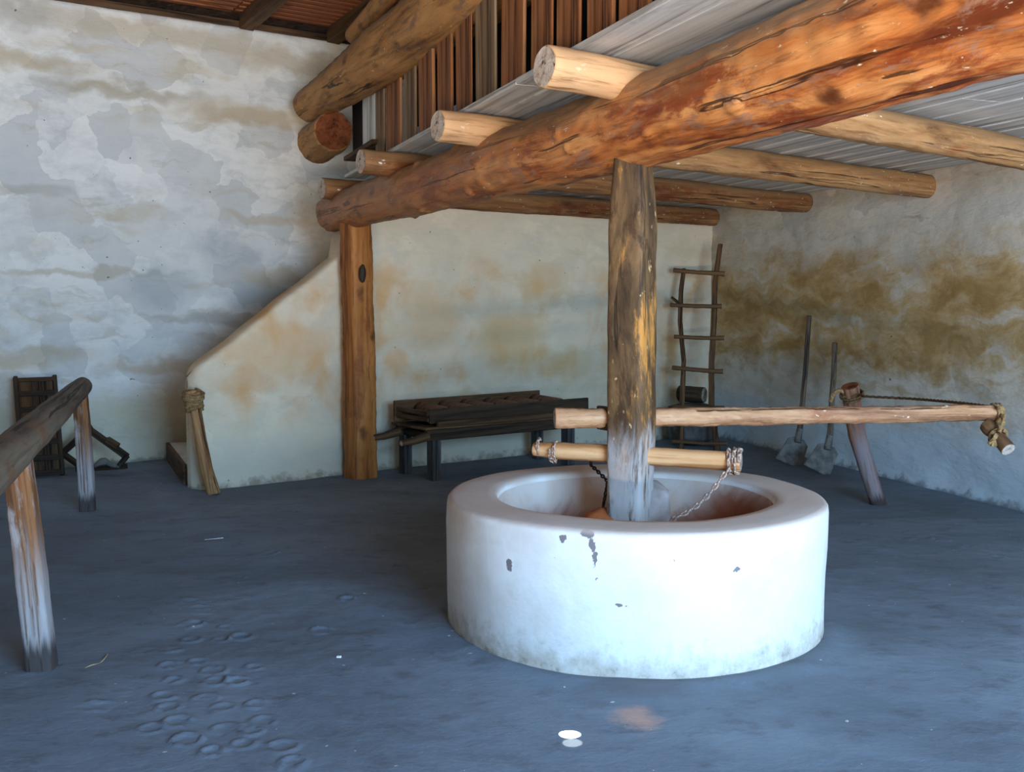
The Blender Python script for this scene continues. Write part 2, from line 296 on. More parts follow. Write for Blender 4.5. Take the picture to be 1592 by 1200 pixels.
# ------------------------------------------------------------ object helpers
def link(name, me, mats, loc=(0, 0, 0), rot=None, parent=None):
    o = bpy.data.objects.new(name, me); C.objects.link(o)
    for m in (mats if isinstance(mats, (list, tuple)) else [mats]): me.materials.append(m)
    loc = Vector(loc)
    if parent is not None:
        o.parent = parent; pl = parent['_w'] if '_w' in parent else (0, 0, 0)
        o.location = loc - Vector(pl)
    else: o.location = loc
    if rot is not None:
        o.rotation_mode = 'QUATERNION'; o.rotation_quaternion = rot
    return o
def tag(o, label=None, cat=None, group=None, kind=None):
    if label: o['label'] = label
    if cat: o['category'] = cat
    if group: o['group'] = group
    if kind: o['kind'] = kind
    return o
def empty(name, loc, label, cat, group=None):
    o = bpy.data.objects.new(name, None); C.objects.link(o); o.location = loc; o['_w'] = tuple(loc)
    o.empty_display_size = 0.1
    return tag(o, label, cat, group)
def mesh_from(name, vs_, fs, smooth=True, mi=None):
    me = bpy.data.meshes.new(name); me.from_pydata([tuple(v) for v in vs_], [], fs); me.update()
    if smooth: me.polygons.foreach_set('use_smooth', [True] * len(me.polygons))
    if mi: me.polygons.foreach_set('material_index', mi)
    return me
def fix_normals(me):
    b = bmesh.new(); b.from_mesh(me); bmesh.ops.recalc_face_normals(b, faces=b.faces); b.to_mesh(me); b.free()

def log(name, pts, radii, mat, endmat=None, parent=None, seg=None, nr=18, wob=0.05, bend=0.0, knots=0, seed=None, square=0.0, twist=0.0, flat=1.0, base=None):
    """tapered, uneven log through pts; mesh runs along its local Z so the grain follows it"""
    seed = random.uniform(0, 99) if seed is None else seed
    rs = random.Random(seed)
    pts = [Vector(p_) for p_ in pts]; p0, p1 = pts[0], pts[-1]; ax = p1 - p0; Lg = ax.length
    q = ax.normalized().to_track_quat('Z', 'X'); qi = q.inverted()
    lp = [qi @ (p_ - p0) for p_ in pts]
    rm = max(radii); seg = seg or max(8, min(90, int(Lg / (rm * 0.45))))
    kn = [(rs.uniform(.05, .95) * Lg, rs.uniform(0, 2 * math.pi), rs.uniform(.35, 1.0) * rm * .2, rs.uniform(.06, .15) * rm) for _ in range(knots)]
    def at(t):
        z = t * Lg
        for i in range(len(lp) - 1):
            if z <= lp[i + 1].z or i == len(lp) - 2:
                k = (z - lp[i].z) / max(1e-6, lp[i + 1].z - lp[i].z); k = max(0, min(1, k))
                r = radii[i] + (radii[i + 1] - radii[i]) * k if len(radii) == len(pts) else radii[0] + (radii[-1] - radii[0]) * t
                # smooth the polyline a little
                return lp[i].lerp(lp[i + 1], k), r
    vs_, fs, mi = [], [], []
    ts = [0.0] + [i / seg for i in range(seg + 1)] + [1.0]
    N = len(ts)
    for j, t in enumerate(ts):
        c, r = at(t); z = t * Lg
        if j == 0 or j == N - 1: rr = r * 0.93
        else: rr = r
        cx = c.x + bend * math.sin(math.pi * t) + wob * r * (noise.noise((seed, z * .7 / (rm * 8), 0)) * 1.6)
        cy = c.y + wob * r * (noise.noise((seed + 9, z * .7 / (rm * 8), 3)) * 1.6)
        zz_ = z + (r * .07 if j == 1 else (-r * .07 if j == N - 2 else 0))
        for k in range(nr):
            a_ = 2 * math.pi * k / nr + twist
            nx, ny = math.cos(a_), math.sin(a_)
            s_ = rr * (1 + wob * 1.0 * noise.noise((nx * 1.2 + seed, ny * 1.2, z / (rm * 3.2))) + wob * .6 * noise.noise((nx * 3 + seed, ny * 3, z / rm)) + wob * .5 * noise.noise((nx * 7 + seed, ny * 7, z / rm * 2.5)))
            for (kz, ka, ks, kh) in kn:
                da = abs((a_ - ka + math.pi) % (2 * math.pi) - math.pi) * r
                d2 = (da * da + (z - kz) ** 2) / (ks * ks)
                if d2 < 6: s_ += kh * (math.exp(-d2) - .75 * math.exp(-d2 * 6)) * (1 + .6 * noise.noise((a_ * 9, kz * 7 + z * 40, 1)))
            if square:
                sq = 1 / max(abs(math.cos(a_ - twist)), abs(math.sin(a_ - twist)))
                s_ *= (1 - square) + square * min(sq, 1.32)
            vs_.append((cx + nx * s_, cy + ny * s_ * flat, zz_))
    for j in range(N - 1):
        for k in range(nr):
            k2 = (k + 1) % nr
            fs.append((j * nr + k, j * nr + k2, (j + 1) * nr + k2, (j + 1) * nr + k)); mi.append(0)
    fs.append(tuple(range(nr - 1, -1, -1))); mi.append(1 if endmat else 0)
    fs.append(tuple((N - 1) * nr + k for k in range(nr))); mi.append(1 if endmat else 0)
    me = mesh_from(name, vs_, fs, True, mi)
    for p_ in me.polygons:
        if len(p_.vertices) > 4: p_.use_smooth = False
    return link(name, me, [mat, endmat] if endmat else [mat], p0, q, parent)

def beamlike(name, p0, p1, wx, wy, mat, parent=None, up=(0, 0, 1), bevel=0.006, jit=0.0, nseg=1, taper=1.0):
    """sawn board from p0 to p1 (centre line); wx across, wy along 'up'. Local Z runs along it"""
    p0, p1 = Vector(p0), Vector(p1); ax = p1 - p0; Lg = ax.length; z = ax.normalized()
    u = Vector(up); x = u.cross(z)
    if x.length < 1e-4: x = Vector((1, 0, 0))
    x.normalize(); y = z.cross(x)
    q = Matrix((x, y, z)).transposed().to_quaternion()
    b = bmesh.new(); bmesh.ops.create_cube(b, size=1)
    for v in b.verts:
        t = v.co.z + .5; s_ = 1 + (taper - 1) * t
        v.co = Vector((v.co.x * wx * s_ + random.uniform(-jit, jit), v.co.y * wy * s_ + random.uniform(-jit, jit), (v.co.z + .5) * Lg))
    if bevel: bmesh.ops.bevel(b, geom=list(b.edges), offset=min(bevel, wx * .3, wy * .3), segments=1, affect='EDGES')
    me = bpy.data.meshes.new(name); b.to_mesh(me); b.free()
    return link(name, me, mat, p0, q, parent)

def tube(name, pts, r, mat, parent=None, nr=10, strands=3, pitch=None, base=None, closed=False, amp=.22):
    """rope: lobed section twisting along a path given in world space"""
    pts = [Vector(p_) for p_ in pts]
    dense = []
    n_ = len(pts)
    rng = n_ if closed else n_ - 1
    for i in range(rng):        # catmull-rom
        if closed: a_, b_, c_, d_ = pts[(i - 1) % n_], pts[i], pts[(i + 1) % n_], pts[(i + 2) % n_]
        else: a_, b_, c_, d_ = pts[max(i - 1, 0)], pts[i], pts[i + 1], pts[min(i + 2, n_ - 1)]
        k = max(2, int((c_ - b_).length / (r * .9))); k = min(k, 120)
        for j in range(k):
            t = j / k
            dense.append(0.5 * ((2 * b_) + (c_ - a_) * t + (2 * a_ - 5 * b_ + 4 * c_ - d_) * t * t + (3 * b_ - a_ - 3 * c_ + d_) * t ** 3))
    if not closed: dense.append(pts[-1])
    base = Vector(base) if base is not None else dense[0].copy()
    pitch = pitch or r * 9
    vs_, fs = [], []
    N = len(dense); s = 0; nrm = None
    for i, c_ in enumerate(dense):
        tn = (dense[(i + 1) % N] - dense[i - 1]) if closed else (dense[min(i + 1, N - 1)] - dense[max(i - 1, 0)])
        tn.normalize()
        if nrm is None:
            nrm = tn.orthogonal().normalized()
        nrm = (nrm - tn * nrm.dot(tn)).normalized(); bn = tn.cross(nrm)
        if i: s += (c_ - dense[i - 1]).length
        for k in range(nr):
            a_ = 2 * math.pi * k / nr
            rr = r * (1 + amp * math.cos(strands * (a_ - 2 * math.pi * s / pitch / strands)))
            vs_.append(c_ - base + nrm * math.cos(a_) * rr + bn * math.sin(a_) * rr)
    for i in range(N if closed else N - 1):
        i2 = (i + 1) % N
        for k in range(nr):
            k2 = (k + 1) % nr; fs.append((i * nr + k, i * nr + k2, i2 * nr + k2, i2 * nr + k))
    if not closed:
        fs.append(tuple(range(nr - 1, -1, -1))); fs.append(tuple((N - 1) * nr + k for k in range(nr)))
    return link(name, mesh_from(name, vs_, fs), mat, base, None, parent)

def wall(name, origin, ang, length, ztop, T, mat, res=0.06, amp=0.02, round_end=0.0, seed=1.0, z0=-0.03, parent=None, cuts=None):
    """uneven plastered wall: local X along it, Y away from the room, ztop a number or function of x"""
    zt = ztop if callable(ztop) else (lambda s: ztop)
    nx = int(length / res); zmax = max(zt(length * i / nx) for i in range(nx + 1)); nz = int(zmax / res)
    vs_, fs = [], []; rings = []
    R = min(0.05, T * .3)
    for i in range(nx + 1):
        s = length * i / nx
        if round_end and s < round_end:
            k = (round_end - s) / round_end; half = T / 2 * math.sqrt(max(1 - k * k, 0.05))
        else: half = T / 2
        if i == 0 and round_end: half = T / 2 * 0.25
        top = zt(s); prof = []
        for j in range(nz + 1):
            z = z0 + (top - R - z0) * j / nz
            d = amp * (noise.noise((s * .9 + seed, z * 1.7, seed)) * 1.1 + .7 * noise.noise((s * 1.4 + seed, z * 4.6, seed + 4)) + .35 * noise.noise((s * 6, z * 9, seed)))
            flare = 0.035 * max(0, 1 - z / 0.18) ** 2 + .02 * noise.noise((s * 3, seed, 0)) * max(0, 1 - z / 0.3)
            prof.append((T / 2 - half + d - flare, z))
        d = prof[-1][0] - (T / 2 - half)
        for a_ in (30, 60): prof.append((T / 2 - half + d + R * (1 - math.cos(math.radians(a_))), top - R + R * math.sin(math.radians(a_))))
        prof.append((T / 2 - half + d + R, top)); prof.append((T / 2 + half - R, top))
        prof.append((T / 2 + half, top - R)); prof.append((T / 2 + half, z0))
        rings.append(len(vs_)); vs_ += [(s, y, z) for y, z in prof]
        P = len(prof)
    for i in range(nx):
        for j in range(P):
            j2 = (j + 1) % P
            fs.append((rings[i] + j, rings[i + 1] + j, rings[i + 1] + j2, rings[i] + j2))
    fs.append(tuple(rings[0] + j for j in range(P))); fs.append(tuple(rings[-1] + j for j in reversed(range(P))))
    me = mesh_from(name, vs_, fs)
    me.polygons[-1].use_smooth = False; me.polygons[-2].use_smooth = False
    o = link(name, me, mat, origin, Quaternion((0, 0, 1), ang), parent)
    o['kind'] = 'structure'; return o

# ------------------------------------------------------------ the setting
# floor with hoof-prints pressed into the earth
rf = random.Random(5)
prints = []
for (x, y) in ((297, 935), (318, 950), (300, 970), (297, 995), (345, 994), (375, 990), (225, 1012), (268, 1011), (263, 1036), (308, 1030), (333, 1044),
               (396, 1038), (270, 1058), (335, 1060), (368, 1060), (320, 1087), (348, 1100), (398, 1095), (276, 1122), (262, 1100), (352, 1132), (392, 1136),
               (330, 1168), (378, 1156), (236, 1132), (440, 1160), (310, 945), (352, 975), (256, 1082), (410, 1120), (372, 897), (290, 1150), (455, 1185),
               (1404, 826), (1438, 836), (1470, 840), (1505, 850), (1530, 858), (1552, 866), (1420, 840), (1490, 856), (1380, 800), (1350, 815),
               (540, 930), (500, 980), (620, 880), (420, 860), (150, 1100)):
    q = pf(x, y); prints.append((q.x, q.y, rf.uniform(.036, .055), rf.uniform(0, 6.28), rf.uniform(.006, .011), rf.uniform(.25, 1)))
def lines(segs):
    out = []
    for a_, b_, st in segs:
        k = int(round((b_ - a_) / st)); out += [a_ + (b_ - a_) * i / k for i in range(k)]
    out.append(segs[-1][1]); return out
xs = lines([(-8, -2.4, .14), (-2.4, -1.6, .03), (-1.6, -.55, .0115), (-.55, 2.4, .04), (2.4, 4.0, .022), (4.0, 6.5, .2)])
ys = lines([(-3.5, 2.6, .25), (2.6, 3.5, .03), (3.5, 5.8, .0125), (5.8, 8.2, .022), (8.2, 14.5, .06), (14.5, 16, .3)])
bins = {}
for pr in prints:
    for i in range(-1, 2):
        for j in range(-1, 2): bins.setdefault((int(pr[0] // .25) + i, int(pr[1] // .25) + j), []).append(pr)
vs_ = []
for y in ys:
    for x in xs:
        z = .012 * noise.noise((x * .8, y * .8, 0)) + .006 * noise.noise((x * 3, y * 3, 2)) + .0022 * noise.noise((x * 14, y * 11, 5))
        d = math.hypot(x - BX, y - BY)
        z += .02 * math.exp(-((d - .99) / .07) ** 2)      # soil heaped against the basin
        for (a_, b_, r, ph, h, gap) in bins.get((int(x // .25), int(y // .25)), ()):
            dx, dy = x - a_, y - b_; dd = math.hypot(dx, dy)
            if dd < r * 2.2:
                an = abs((math.atan2(dy, dx) - ph + math.pi) % (2 * math.pi) - math.pi)
                ringf = math.exp(-((dd - r) / .0085) ** 2) * (1 if an > gap else .2)
                z += h * 1.0 * ringf * (1 + .5 * noise.noise((x * 30, y * 30, 0))) - h * .25 * math.exp(-(dd / (r * .7)) ** 4)
        vs_.append((x, y, z))
nx_ = len(xs); fs = [(j * nx_ + i, j * nx_ + i + 1, (j + 1) * nx_ + i + 1, (j + 1) * nx_ + i) for j in range(len(ys) - 1) for i in range(nx_ - 1)]
fl = link('floor', mesh_from('floor', vs_, fs), M['floor']); fl['kind'] = 'structure'

A_L = math.atan2(1.57, 2.39); dL = Vector((math.cos(A_L), math.sin(A_L), 0)); nL = Vector((-dL.y, dL.x, 0))
OL = Vector((-4.42, 10.17, 0)) - dL * 3.6
wall('wall_left', OL, A_L, 12.2, 4.55, .5, M['wall_left'], .06, .03, seed=2.0)
A_B = math.atan2(2.05, 2.72); dB = Vector((math.cos(A_B), math.sin(A_B), 0)); nB = Vector((-dB.y, dB.x, 0))
OB = pf(303, 762); OB.z = 0
corner = Vector((2.93, 0, 0)); 
# right wall line through two surveyed foot points
R1, R2 = pf(1129, 681), pf(1579, 791); dR = (R2 - R1).normalized(); A_R = math.atan2(dR.y, dR.x); nR = Vector((-dR.y, dR.x, 0))
# intersection back/right
def inter(p_, d_, q_, e_):
    det = d_.x * (-e_.y) + e_.x * d_.y; w_ = q_ - p_
    t = (w_.x * (-e_.y) + e_.x * w_.y) / det; return p_ + d_ * t
K = inter(OB, dB, R1, dR); LB = (K - OB).length
sP = 1.46
def back_top(s):
    if s < .03: return .98 + s
    if s < sP: return 1.02 + (2.08 - 1.02) * s / sP + .015 * noise.noise((s * 4, 0, 0))
    if s < sP + .14: return 2.30
    return 2.72
# build parapet + back wall as columns; steep jump smoothed by resolution
wall('wall_back', OB, A_B, LB + .15, back_top, .28, M['wall_back'], .045, .014, round_end=.12, seed=5.0)
OR = K - dR * 2.6
wall('wall_right', OR, A_R, 2.6 + 14.5, 5.6, .5, M['wall_right'], .07, .022, seed=8.0)
# unseen sides of the room (behind the camera) with the wide doorway
wall('wall_side', (-7.0, -3.4, 0), math.radians(90), 12.6, 5.6, .4, M['plain'], .3, .02, seed=11)
def box(name, lo, hi, mat, kind='structure'):
    lo, hi = Vector(lo), Vector(hi); b = bmesh.new(); bmesh.ops.create_cube(b, size=1)
    for v in b.verts: v.co = Vector(((v.co.x) * (hi.x - lo.x), (v.co.y) * (hi.y - lo.y), (v.co.z + .5) * (hi.z - lo.z)))
    me = bpy.data.meshes.new(name); b.to_mesh(me); b.free()
    o = link(name, me, mat, ((lo.x + hi.x) / 2, (lo.y + hi.y) / 2, lo.z)); o['kind'] = kind; return o
box('wall_front', (-7.2, -1.1, 0), (-2.2, -.8, 5.8), M['plain'])
box('wall_front', (-2.2, -1.1, 3.6), (7.6, -.8, 5.8), M['plain'])
box('wall_front', (6.0, -1.1, 0), (7.6, -.8, 3.6), M['plain'])
# roof over everything, seen only along the top of the far wall
A0 = OL + nL * .35; up = Vector((0, 0, 1)); dn = -nL; slope = .07
def rp(s, t, z=4.72): q_ = OL + dL * s - nL * t; return Vector((q_.x, q_.y, z + slope * max(t, 0)))
roofv = [rp(-4, -.5), rp(16, -.5), rp(16, 18), rp(-4, 18)]
roofv += [v + Vector((0, 0, .06)) for v in roofv]
rf_me = mesh_from('ceiling', roofv, [(0, 1, 2, 3), (7, 6, 5, 4), (0, 4, 5, 1), (1, 5, 6, 2), (2, 6, 7, 3), (3, 7, 4, 0)], False)
roof = link('ceiling', rf_me, M['dark2']); roof['kind'] = 'structure'; roof['_w'] = (0, 0, 0)
for i in range(16):
    t = .03 + i * .115
    for sa, sb in ((1.0, 5.35), (5.37, 8.9)):
        o = beamlike('lath', rp(sa, t, 4.70), rp(sb, t + random.uniform(-.02, .02), 4.70), random.uniform(.07, .1), .022, M['lath'], roof, bevel=0)
def s_of(x):   # distance along far wall for image column x
    u = (x - 796) / FPX; P_ = OL; return (u * P_.y - P_.x) / (dL.x - u * dL.y)
s1_, s2_ = s_of(392), s_of(524)
raft_lab = ['square brown rafter end above the far wall left of the log beam', 'dark rafter end over the far wall right beside the round log beam']
for i, sr in enumerate((s1_, s2_)):
    o = beamlike('rafter', rp(sr, .0, 4.60), rp(sr, 5.0, 4.60), .15, .17, M['dark2'], None, jit=.008)
    tag(o, raft_lab[i], 'rafter', None)
# wall-plate between rafters
o = beamlike('wall_plate', OL + dL * .5 - nL * -.12 + up * 4.58, OL + dL * 9 - nL * -.12 + up * 4.58, .2, .07, M['dark2'])
tag(o, 'long dark timber lying along the top of the far wall under the laths', 'timber')

# ------------------------------------------------------------ beams and loft
b0, b1, b2 = Vector((-1.73, 10.12, 2.49)), Vector((.615, 5.32, 2.515)), Vector((2.10, 2.0, 2.56))
o = log('main_beam', [b0, (b0 + b1) / 2, b1, (b1 + b2) / 2, b2], [.18, .195, .215, .235, .26], M['beam'], M['cut'], nr=64, seg=420, wob=.07, knots=34, seed=3.3)
tag(o, 'huge orange-brown peeled log beam running across the room on the two posts', 'beam')
joists = [((500, 293), 9.62, (1110, 338), 12.45, M['joist_dark'], 'farthest peeled roof log, its square-cut end over the stair parapet'),
          ((560, 251), 8.11, (1253, 316), 10.7, M['joist_dark'], 'second farthest ceiling log, ending right of the ladder top'),
          ((680, 195), 6.51, (1443, 290), 9.12, M['joist'], 'ceiling log with orange knot at its end, third from the back'),
          ((846, 103), 4.92, (1660, 252), 7.25, M['joist'], 'nearest and palest ceiling log, round cut end facing left above the big beam')]
jl = []
for i, (a_, Ya, b_, Yb, m_, lab) in enumerate(joists):
    p0, p1 = pY(*a_, Ya), pY(*b_, Yb); jl.append((p0, p1))
    o = log('ceiling_joist', [p0, p0.lerp(p1, .5), p1], [.098, .105, .1], m_, M['cut'], nr=24, seg=80, wob=.07, knots=12, seed=20 + i)
    tag(o, lab, 'log', 'peeled logs under the loft floor')
# pale freshly peeled look of the left ends comes from material; loft floor planks run with the beam
E0, E1 = Vector((.37, 5.02, 0)), Vector((-.92, 8.34, 0)); dE = (E0 - E1).normalized(); nE = Vector((-dE.y, dE.x, 0))  # nE points right/back
if nE.x < 0: nE = -nE
loft = tag(bpy.data.objects.new('loft_floor', None), 'whitewashed plank floor of the loft lying on the ceiling logs', 'floor'); C.objects.link(loft); loft['_w'] = (0, 0, 0)
def zdeck(off): return 2.862 - .0185 * off
off = 0.0; k = 0
pw = [.30]
while off < 4.6:
    wdt = random.choice((.2, .24, .27, .3))
    mid = E1 + nE * (off + wdt / 2)
    far = inter(mid, -dE, OB + nB * .05, dB)
    wr = inter(mid, dE, R1 - nR * .03, dR)
    near_t = (mid - (mid + dE)).length
    s_far = (far - mid).dot(dE); s_near = 7.2
    s_wall = (wr - mid).dot(dE)
    if off < .1: s_far = (Vector((-1.66, 10.2, 0)) - mid).dot(dE)
    # right wall converges with the planks: keep only what lies inside
    e0 = s_far; e1 = s_near
    side_far = ((mid + dE * s_far) - R1).dot(nR)
    if side_far > -wdt / 2: e0 = max(e0, s_wall + .0) if ((mid + dE * 9) - R1).dot(nR) < 0 else e0
    if ((mid + dE * s_near) - R1).dot(nR) > -wdt / 2: e1 = min(e1, s_wall)
    if e1 - e0 < .3: off += wdt + .004; continue
    breaks = [e0] + [e0 + (e1 - e0) * random.uniform(.35, .65)] + [e1] if (e1 - e0) > 3 else [e0, e1]
    for bi in range(len(breaks) - 1):
        z_ = zdeck(off + wdt / 2) + random.uniform(-.003, .003)
        pa = mid + dE * (breaks[bi] + .003); pb = mid + dE * (breaks[bi + 1] - .003); pa.z = pb.z = z_
        beamlike('plank', pa, pb, wdt - .006, .035, M['plank'], loft, bevel=.003, jit=.0015)
    off += wdt + .004; k += 1

# slatted partition on the loft edge
SL = Vector((-1.37, 10, 0)); dS = Vector((.389, -1, 0)).normalized()
def sl_at(x):
    u = (x - 796) / FPX; t = (u * SL.y - SL.x) / (dS.x - u * dS.y); return SL + dS * t, t
part = empty('slatted_partition', (SL.x, SL.y, 2.9), 'partition of upright brown boards standing along the loft edge', 'partition')
gx = [564, 589, 606, 632, 655, 684, 712, 742, 781, 827, 866, 911, 962, 1020, 1090, 1180]
for i in range(len(gx) - 1):
    pa, ta = sl_at(gx[i] + 0); pb, tb = sl_at(gx[i + 1] - 0)
    gap = (tb - ta) * random.uniform(.19, .24)
    mid = (SL + dS * (ta)) * .5 + (SL + dS * (tb - gap)) * .5; wd = (tb - gap) - ta
    if i == 0: mid = mid + dS * (gap - .01)
    zb = 3.13 if i == 0 else 2.9
    mt = M['slatw'] if i == 0 else (M['slat2'] if i in (1, 3, 7) else M['slat'])
    q0 = Vector((mid.x, mid.y, zb)); q1 = Vector((mid.x + random.uniform(-.01, .01), mid.y, (4.0, 4.2, 4.3)[i] if i < 3 else 4.78))
    o = beamlike('slat', q0, q1, wd, .02, mt, part, up=(nE.x, nE.y, 0), jit=.006)
    if i == 0: o['label'] = 'whitewashed board at the far end'
pa, _ = sl_at(548); pb, _ = sl_at(592)
beamlike('sill', Vector((pa.x, pa.y, 3.105)), Vector((pb.x, pb.y, 3.105)), .14, .045, M['dark2'], part)
# rails, then added boards that paint the loft's darkness behind the slats
pa, _ = sl_at(585); pb, _ = sl_at(1190)
pa, _ = sl_at(640)
beamlike('rail', Vector((pa.x, pa.y, 4.35)) + nE * .06, Vector((pb.x, pb.y, 4.35)) + nE * .06, .06, .1, M['dark'], part)
beamlike('rail', Vector((pa.x, pa.y, 2.95)) + nE * .06, Vector((pb.x, pb.y, 2.95)) + nE * .06, .06, .08, M['dark'], part)
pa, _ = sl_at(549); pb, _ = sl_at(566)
q0 = (pa + pb) / 2 + nE * .03; beamlike('slat', Vector((q0.x, q0.y, 3.1)), Vector((q0.x, q0.y, 4.0)), (pa - pb).length, .02, M['shade_dark'], part, up=(nE.x, nE.y, 0))  # added black strip painting the shadow beside the whitewashed board
for t0, t1 in ((-.3, 1.6), (1.62, 3.6), (3.62, 5.6)):     # added near-black boards, painting the loft's shade seen through the slat gaps
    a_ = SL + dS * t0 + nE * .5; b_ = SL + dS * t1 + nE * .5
    beamlike('shade_backing', Vector((a_.x, a_.y, 3.85)), Vector((b_.x, b_.y, 3.85)), .03, 1.9 if t0 > 0 else 1.0, M['shade_dark'], part, bevel=0)

u0, u1 = Vector((-2.17, 11.2, 3.73)), Vector((.06, 6.8, 3.81))
o = log('upper_beam', [u0, u0.lerp(u1, .5), u1], [.18, .255, .265], M['beam_top'], M['cut'], nr=32, seg=80, wob=.08, knots=10, seed=8.8)
tag(o, 'thick weathered log beam slanting up above the slatted partition, resting on the short log', 'beam')
cw = pY(519, 204, 10.7); cdv = Vector((-.36, .93, 0)); o = log('corbel_log', [cw, cw + cdv * .98 + up * .0], [.2, .225], M['beam_top'], M['cut_red'], nr=26, seg=14, wob=.09, seed=6.1)
tag(o, 'short thick log jutting from the far wall, reddish cut end facing the room', 'log')
pu0 = pY(549, 55, 10.25); pu1 = pu0 + dS * 4.2
o = log('purlin', [pu0, pu1], [.085, .1], M['beam_top'], M['cut'], wob=.06, seed=4.4)
tag(o, 'thin log lying above and behind the upper beam', 'log')

# posts
pc = pf(560, 741); pc = Vector((pc.x, pc.y, -.02))
pp = empty('timber_post', (pc.x, pc.y, 0), 'tall orange-brown timber post against the back wall, holding up the big beam', 'post')
log('trunk', [pc, pc + Vector((.0, 0, 1.1)), pc + Vector((-.015, 0, 2.42))], [.135, .127, .13], M['post'], M['cut'], pp, seg=120, nr=48, wob=.07, square=.6, twist=math.radians(37), seed=2.2)
kq = pY(563, 425, pc.y - .165)
kb = bmesh.new(); bmesh.ops.create_icosphere(kb, subdivisions=2, radius=1)
for v in kb.verts: v.co = Vector((v.co.x * .035, v.co.y * .03, v.co.z * .085)) * (1 + .15 * noise.noise(v.co * 2))
me = bpy.data.meshes.new('knot'); kb.to_mesh(me); kb.free()
link('knot', me, M['dark'], kq + Vector((0, .02, 0)), Quaternion((0, 0, 1), math.radians(37)), pp)

# ------------------------------------------------------------ stairs behind the parapet
stair = bpy.data.objects.new('staircase', None); C.objects.link(stair); stair.location = OB; stair['_w'] = tuple(OB)
tag(stair, 'steps climbing behind the slanting parapet, brown wooden riser at the foot', 'stairs')
nst = Vector((-.40, .917, 0)).normalized(); dst = Vector((nst.y, -nst.x, 0))
for i in range(6):
    a0_ = OB + nB * .30 + dB * (.02 + i * .26); z1 = .19 * (i + 1)
    a_ = a0_ + dst * .145; b_ = a_ + nst * 1.55; a_.z = b_.z = z1 / 2
    beamlike('step', a_, b_, .26, z1, M['plain'], stair, bevel=.01)
    a_ = a0_ + nst * .0; b_ = a_ + nst * 1.6; a_.z = b_.z = z1 - .095
    beamlike('riser', a_, b_, .03, .19, M['dark2'], stair, bevel=.004)

# ------------------------------------------------------------ mill: basin, shaft, poles
bs = empty('mill_basin', (BX, BY, 0), 'round whitewashed masonry basin standing in the middle of the earth floor', 'mill basin')
prof = [(.948, -.05), (.950, .0), (.950, .06), (.951, .16), (.954, .3), (.957, .42), (.957, .52), (.955, .60), (.951, .628), (.942, .641), (.925, .646), (.85, .648),
        (.76, .649), (.715, .647), (.703, .638), (.695, .612), (.69, .58), (.68, .5), (.665, .4), (.64, .3), (.6, .22), (.5, .18), (.35, .17), (.15, .17), (0.01, .17)]
NS = 180; vs_, fs, mi = [], [], []
for j, (r, z) in enumerate(prof):
    for k in range(NS):
        a_ = 2 * math.pi * k / NS; cx, cy = math.cos(a_), math.sin(a_)
        rr = r * (1 + .011 * noise.noise((cx * 1.3, cy * 1.3, z * 2)) + .006 * noise.noise((cx * 4, cy * 4, z * 5)))
        zz_ = z + (.008 * noise.noise((cx * 1.7 + 5, cy * 1.7, 1)) if z > .1 else 0)
        vs_.append((cx * rr, cy * rr, zz_))
for j in range(len(prof) - 1):
    for k in range(NS):
        k2 = (k + 1) % NS; fs.append((j * NS + k, j * NS + k2, (j + 1) * NS + k2, (j + 1) * NS + k)); mi.append(1 if j >= 15 else 0)
fs.append(tuple((len(prof) - 1) * NS + k for k in range(NS))); mi.append(1)
bso = link('basin_wall', mesh_from('basin_wall', vs_, fs, True, mi), [M['basin'], M['basin_in']], (BX, BY, 0), None, bs)

SX, SY = (982 - 796) / FPX * 5.3, 5.29
mill = empty('mill_shaft', (SX, SY, .17), 'upright hewn mill shaft in the basin, pierced by a long sweep pole and crossbar', 'mill shaft')
tw = math.radians(45 - 32)
# hewn square shaft: local build
def hewn(name, base, prof_, ang, mat, parent, nr=32, seed=1):
    vs_, fs = [], []
    zs = []
    for i in range(len(prof_) - 1):
        n_ = max(1, int((prof_[i + 1][0] - prof_[i][0]) / .03))
        for k_ in range(n_): t = k_ / n_; zs.append([prof_[i][j] + (prof_[i + 1][j] - prof_[i][j]) * t for j in range(3)])
    zs.append(list(prof_[-1]))
    for (z, wx, wy) in zs:
        for k_ in range(nr):
            a_ = 2 * math.pi * k_ / nr; cx, cy = math.cos(a_), math.sin(a_)
            e = .32; sx = math.copysign(abs(cx) ** e, cx) * wx; sy = math.copysign(abs(cy) ** e, cy) * wy
            d = .006 * noise.noise((sx * 9 + seed, sy * 9, z * 2.5)) + .003 * noise.noise((sx * 22, sy * 22, z * 9))
            l_ = math.hypot(sx, sy); sx += sx / l_ * d; sy += sy / l_ * d
            vs_.append((sx, sy, z))
    for j in range(len(zs) - 1):
        for k_ in range(nr):
            k2 = (k_ + 1) % nr; fs.append((j * nr + k_, j * nr + k2, (j + 1) * nr + k2, (j + 1) * nr + k_))
    fs.append(tuple(range(nr - 1, -1, -1))); fs.append(tuple((len(zs) - 1) * nr + k_ for k_ in range(nr)))
    return link(name, mesh_from(name, vs_, fs), mat, base, Quaternion((0, 0, 1), ang), parent)
hewn('shaft', (SX, SY, 0), [(.17, .094, .09), (.3, .096, .098), (.9, .101, .101), (1.5, .103, .103), (1.98, .103, .103), (2.06, .098, .10), (2.3, .08, .092), (2.36, .078, .09)], math.radians(-32), M['shaft'], mill)
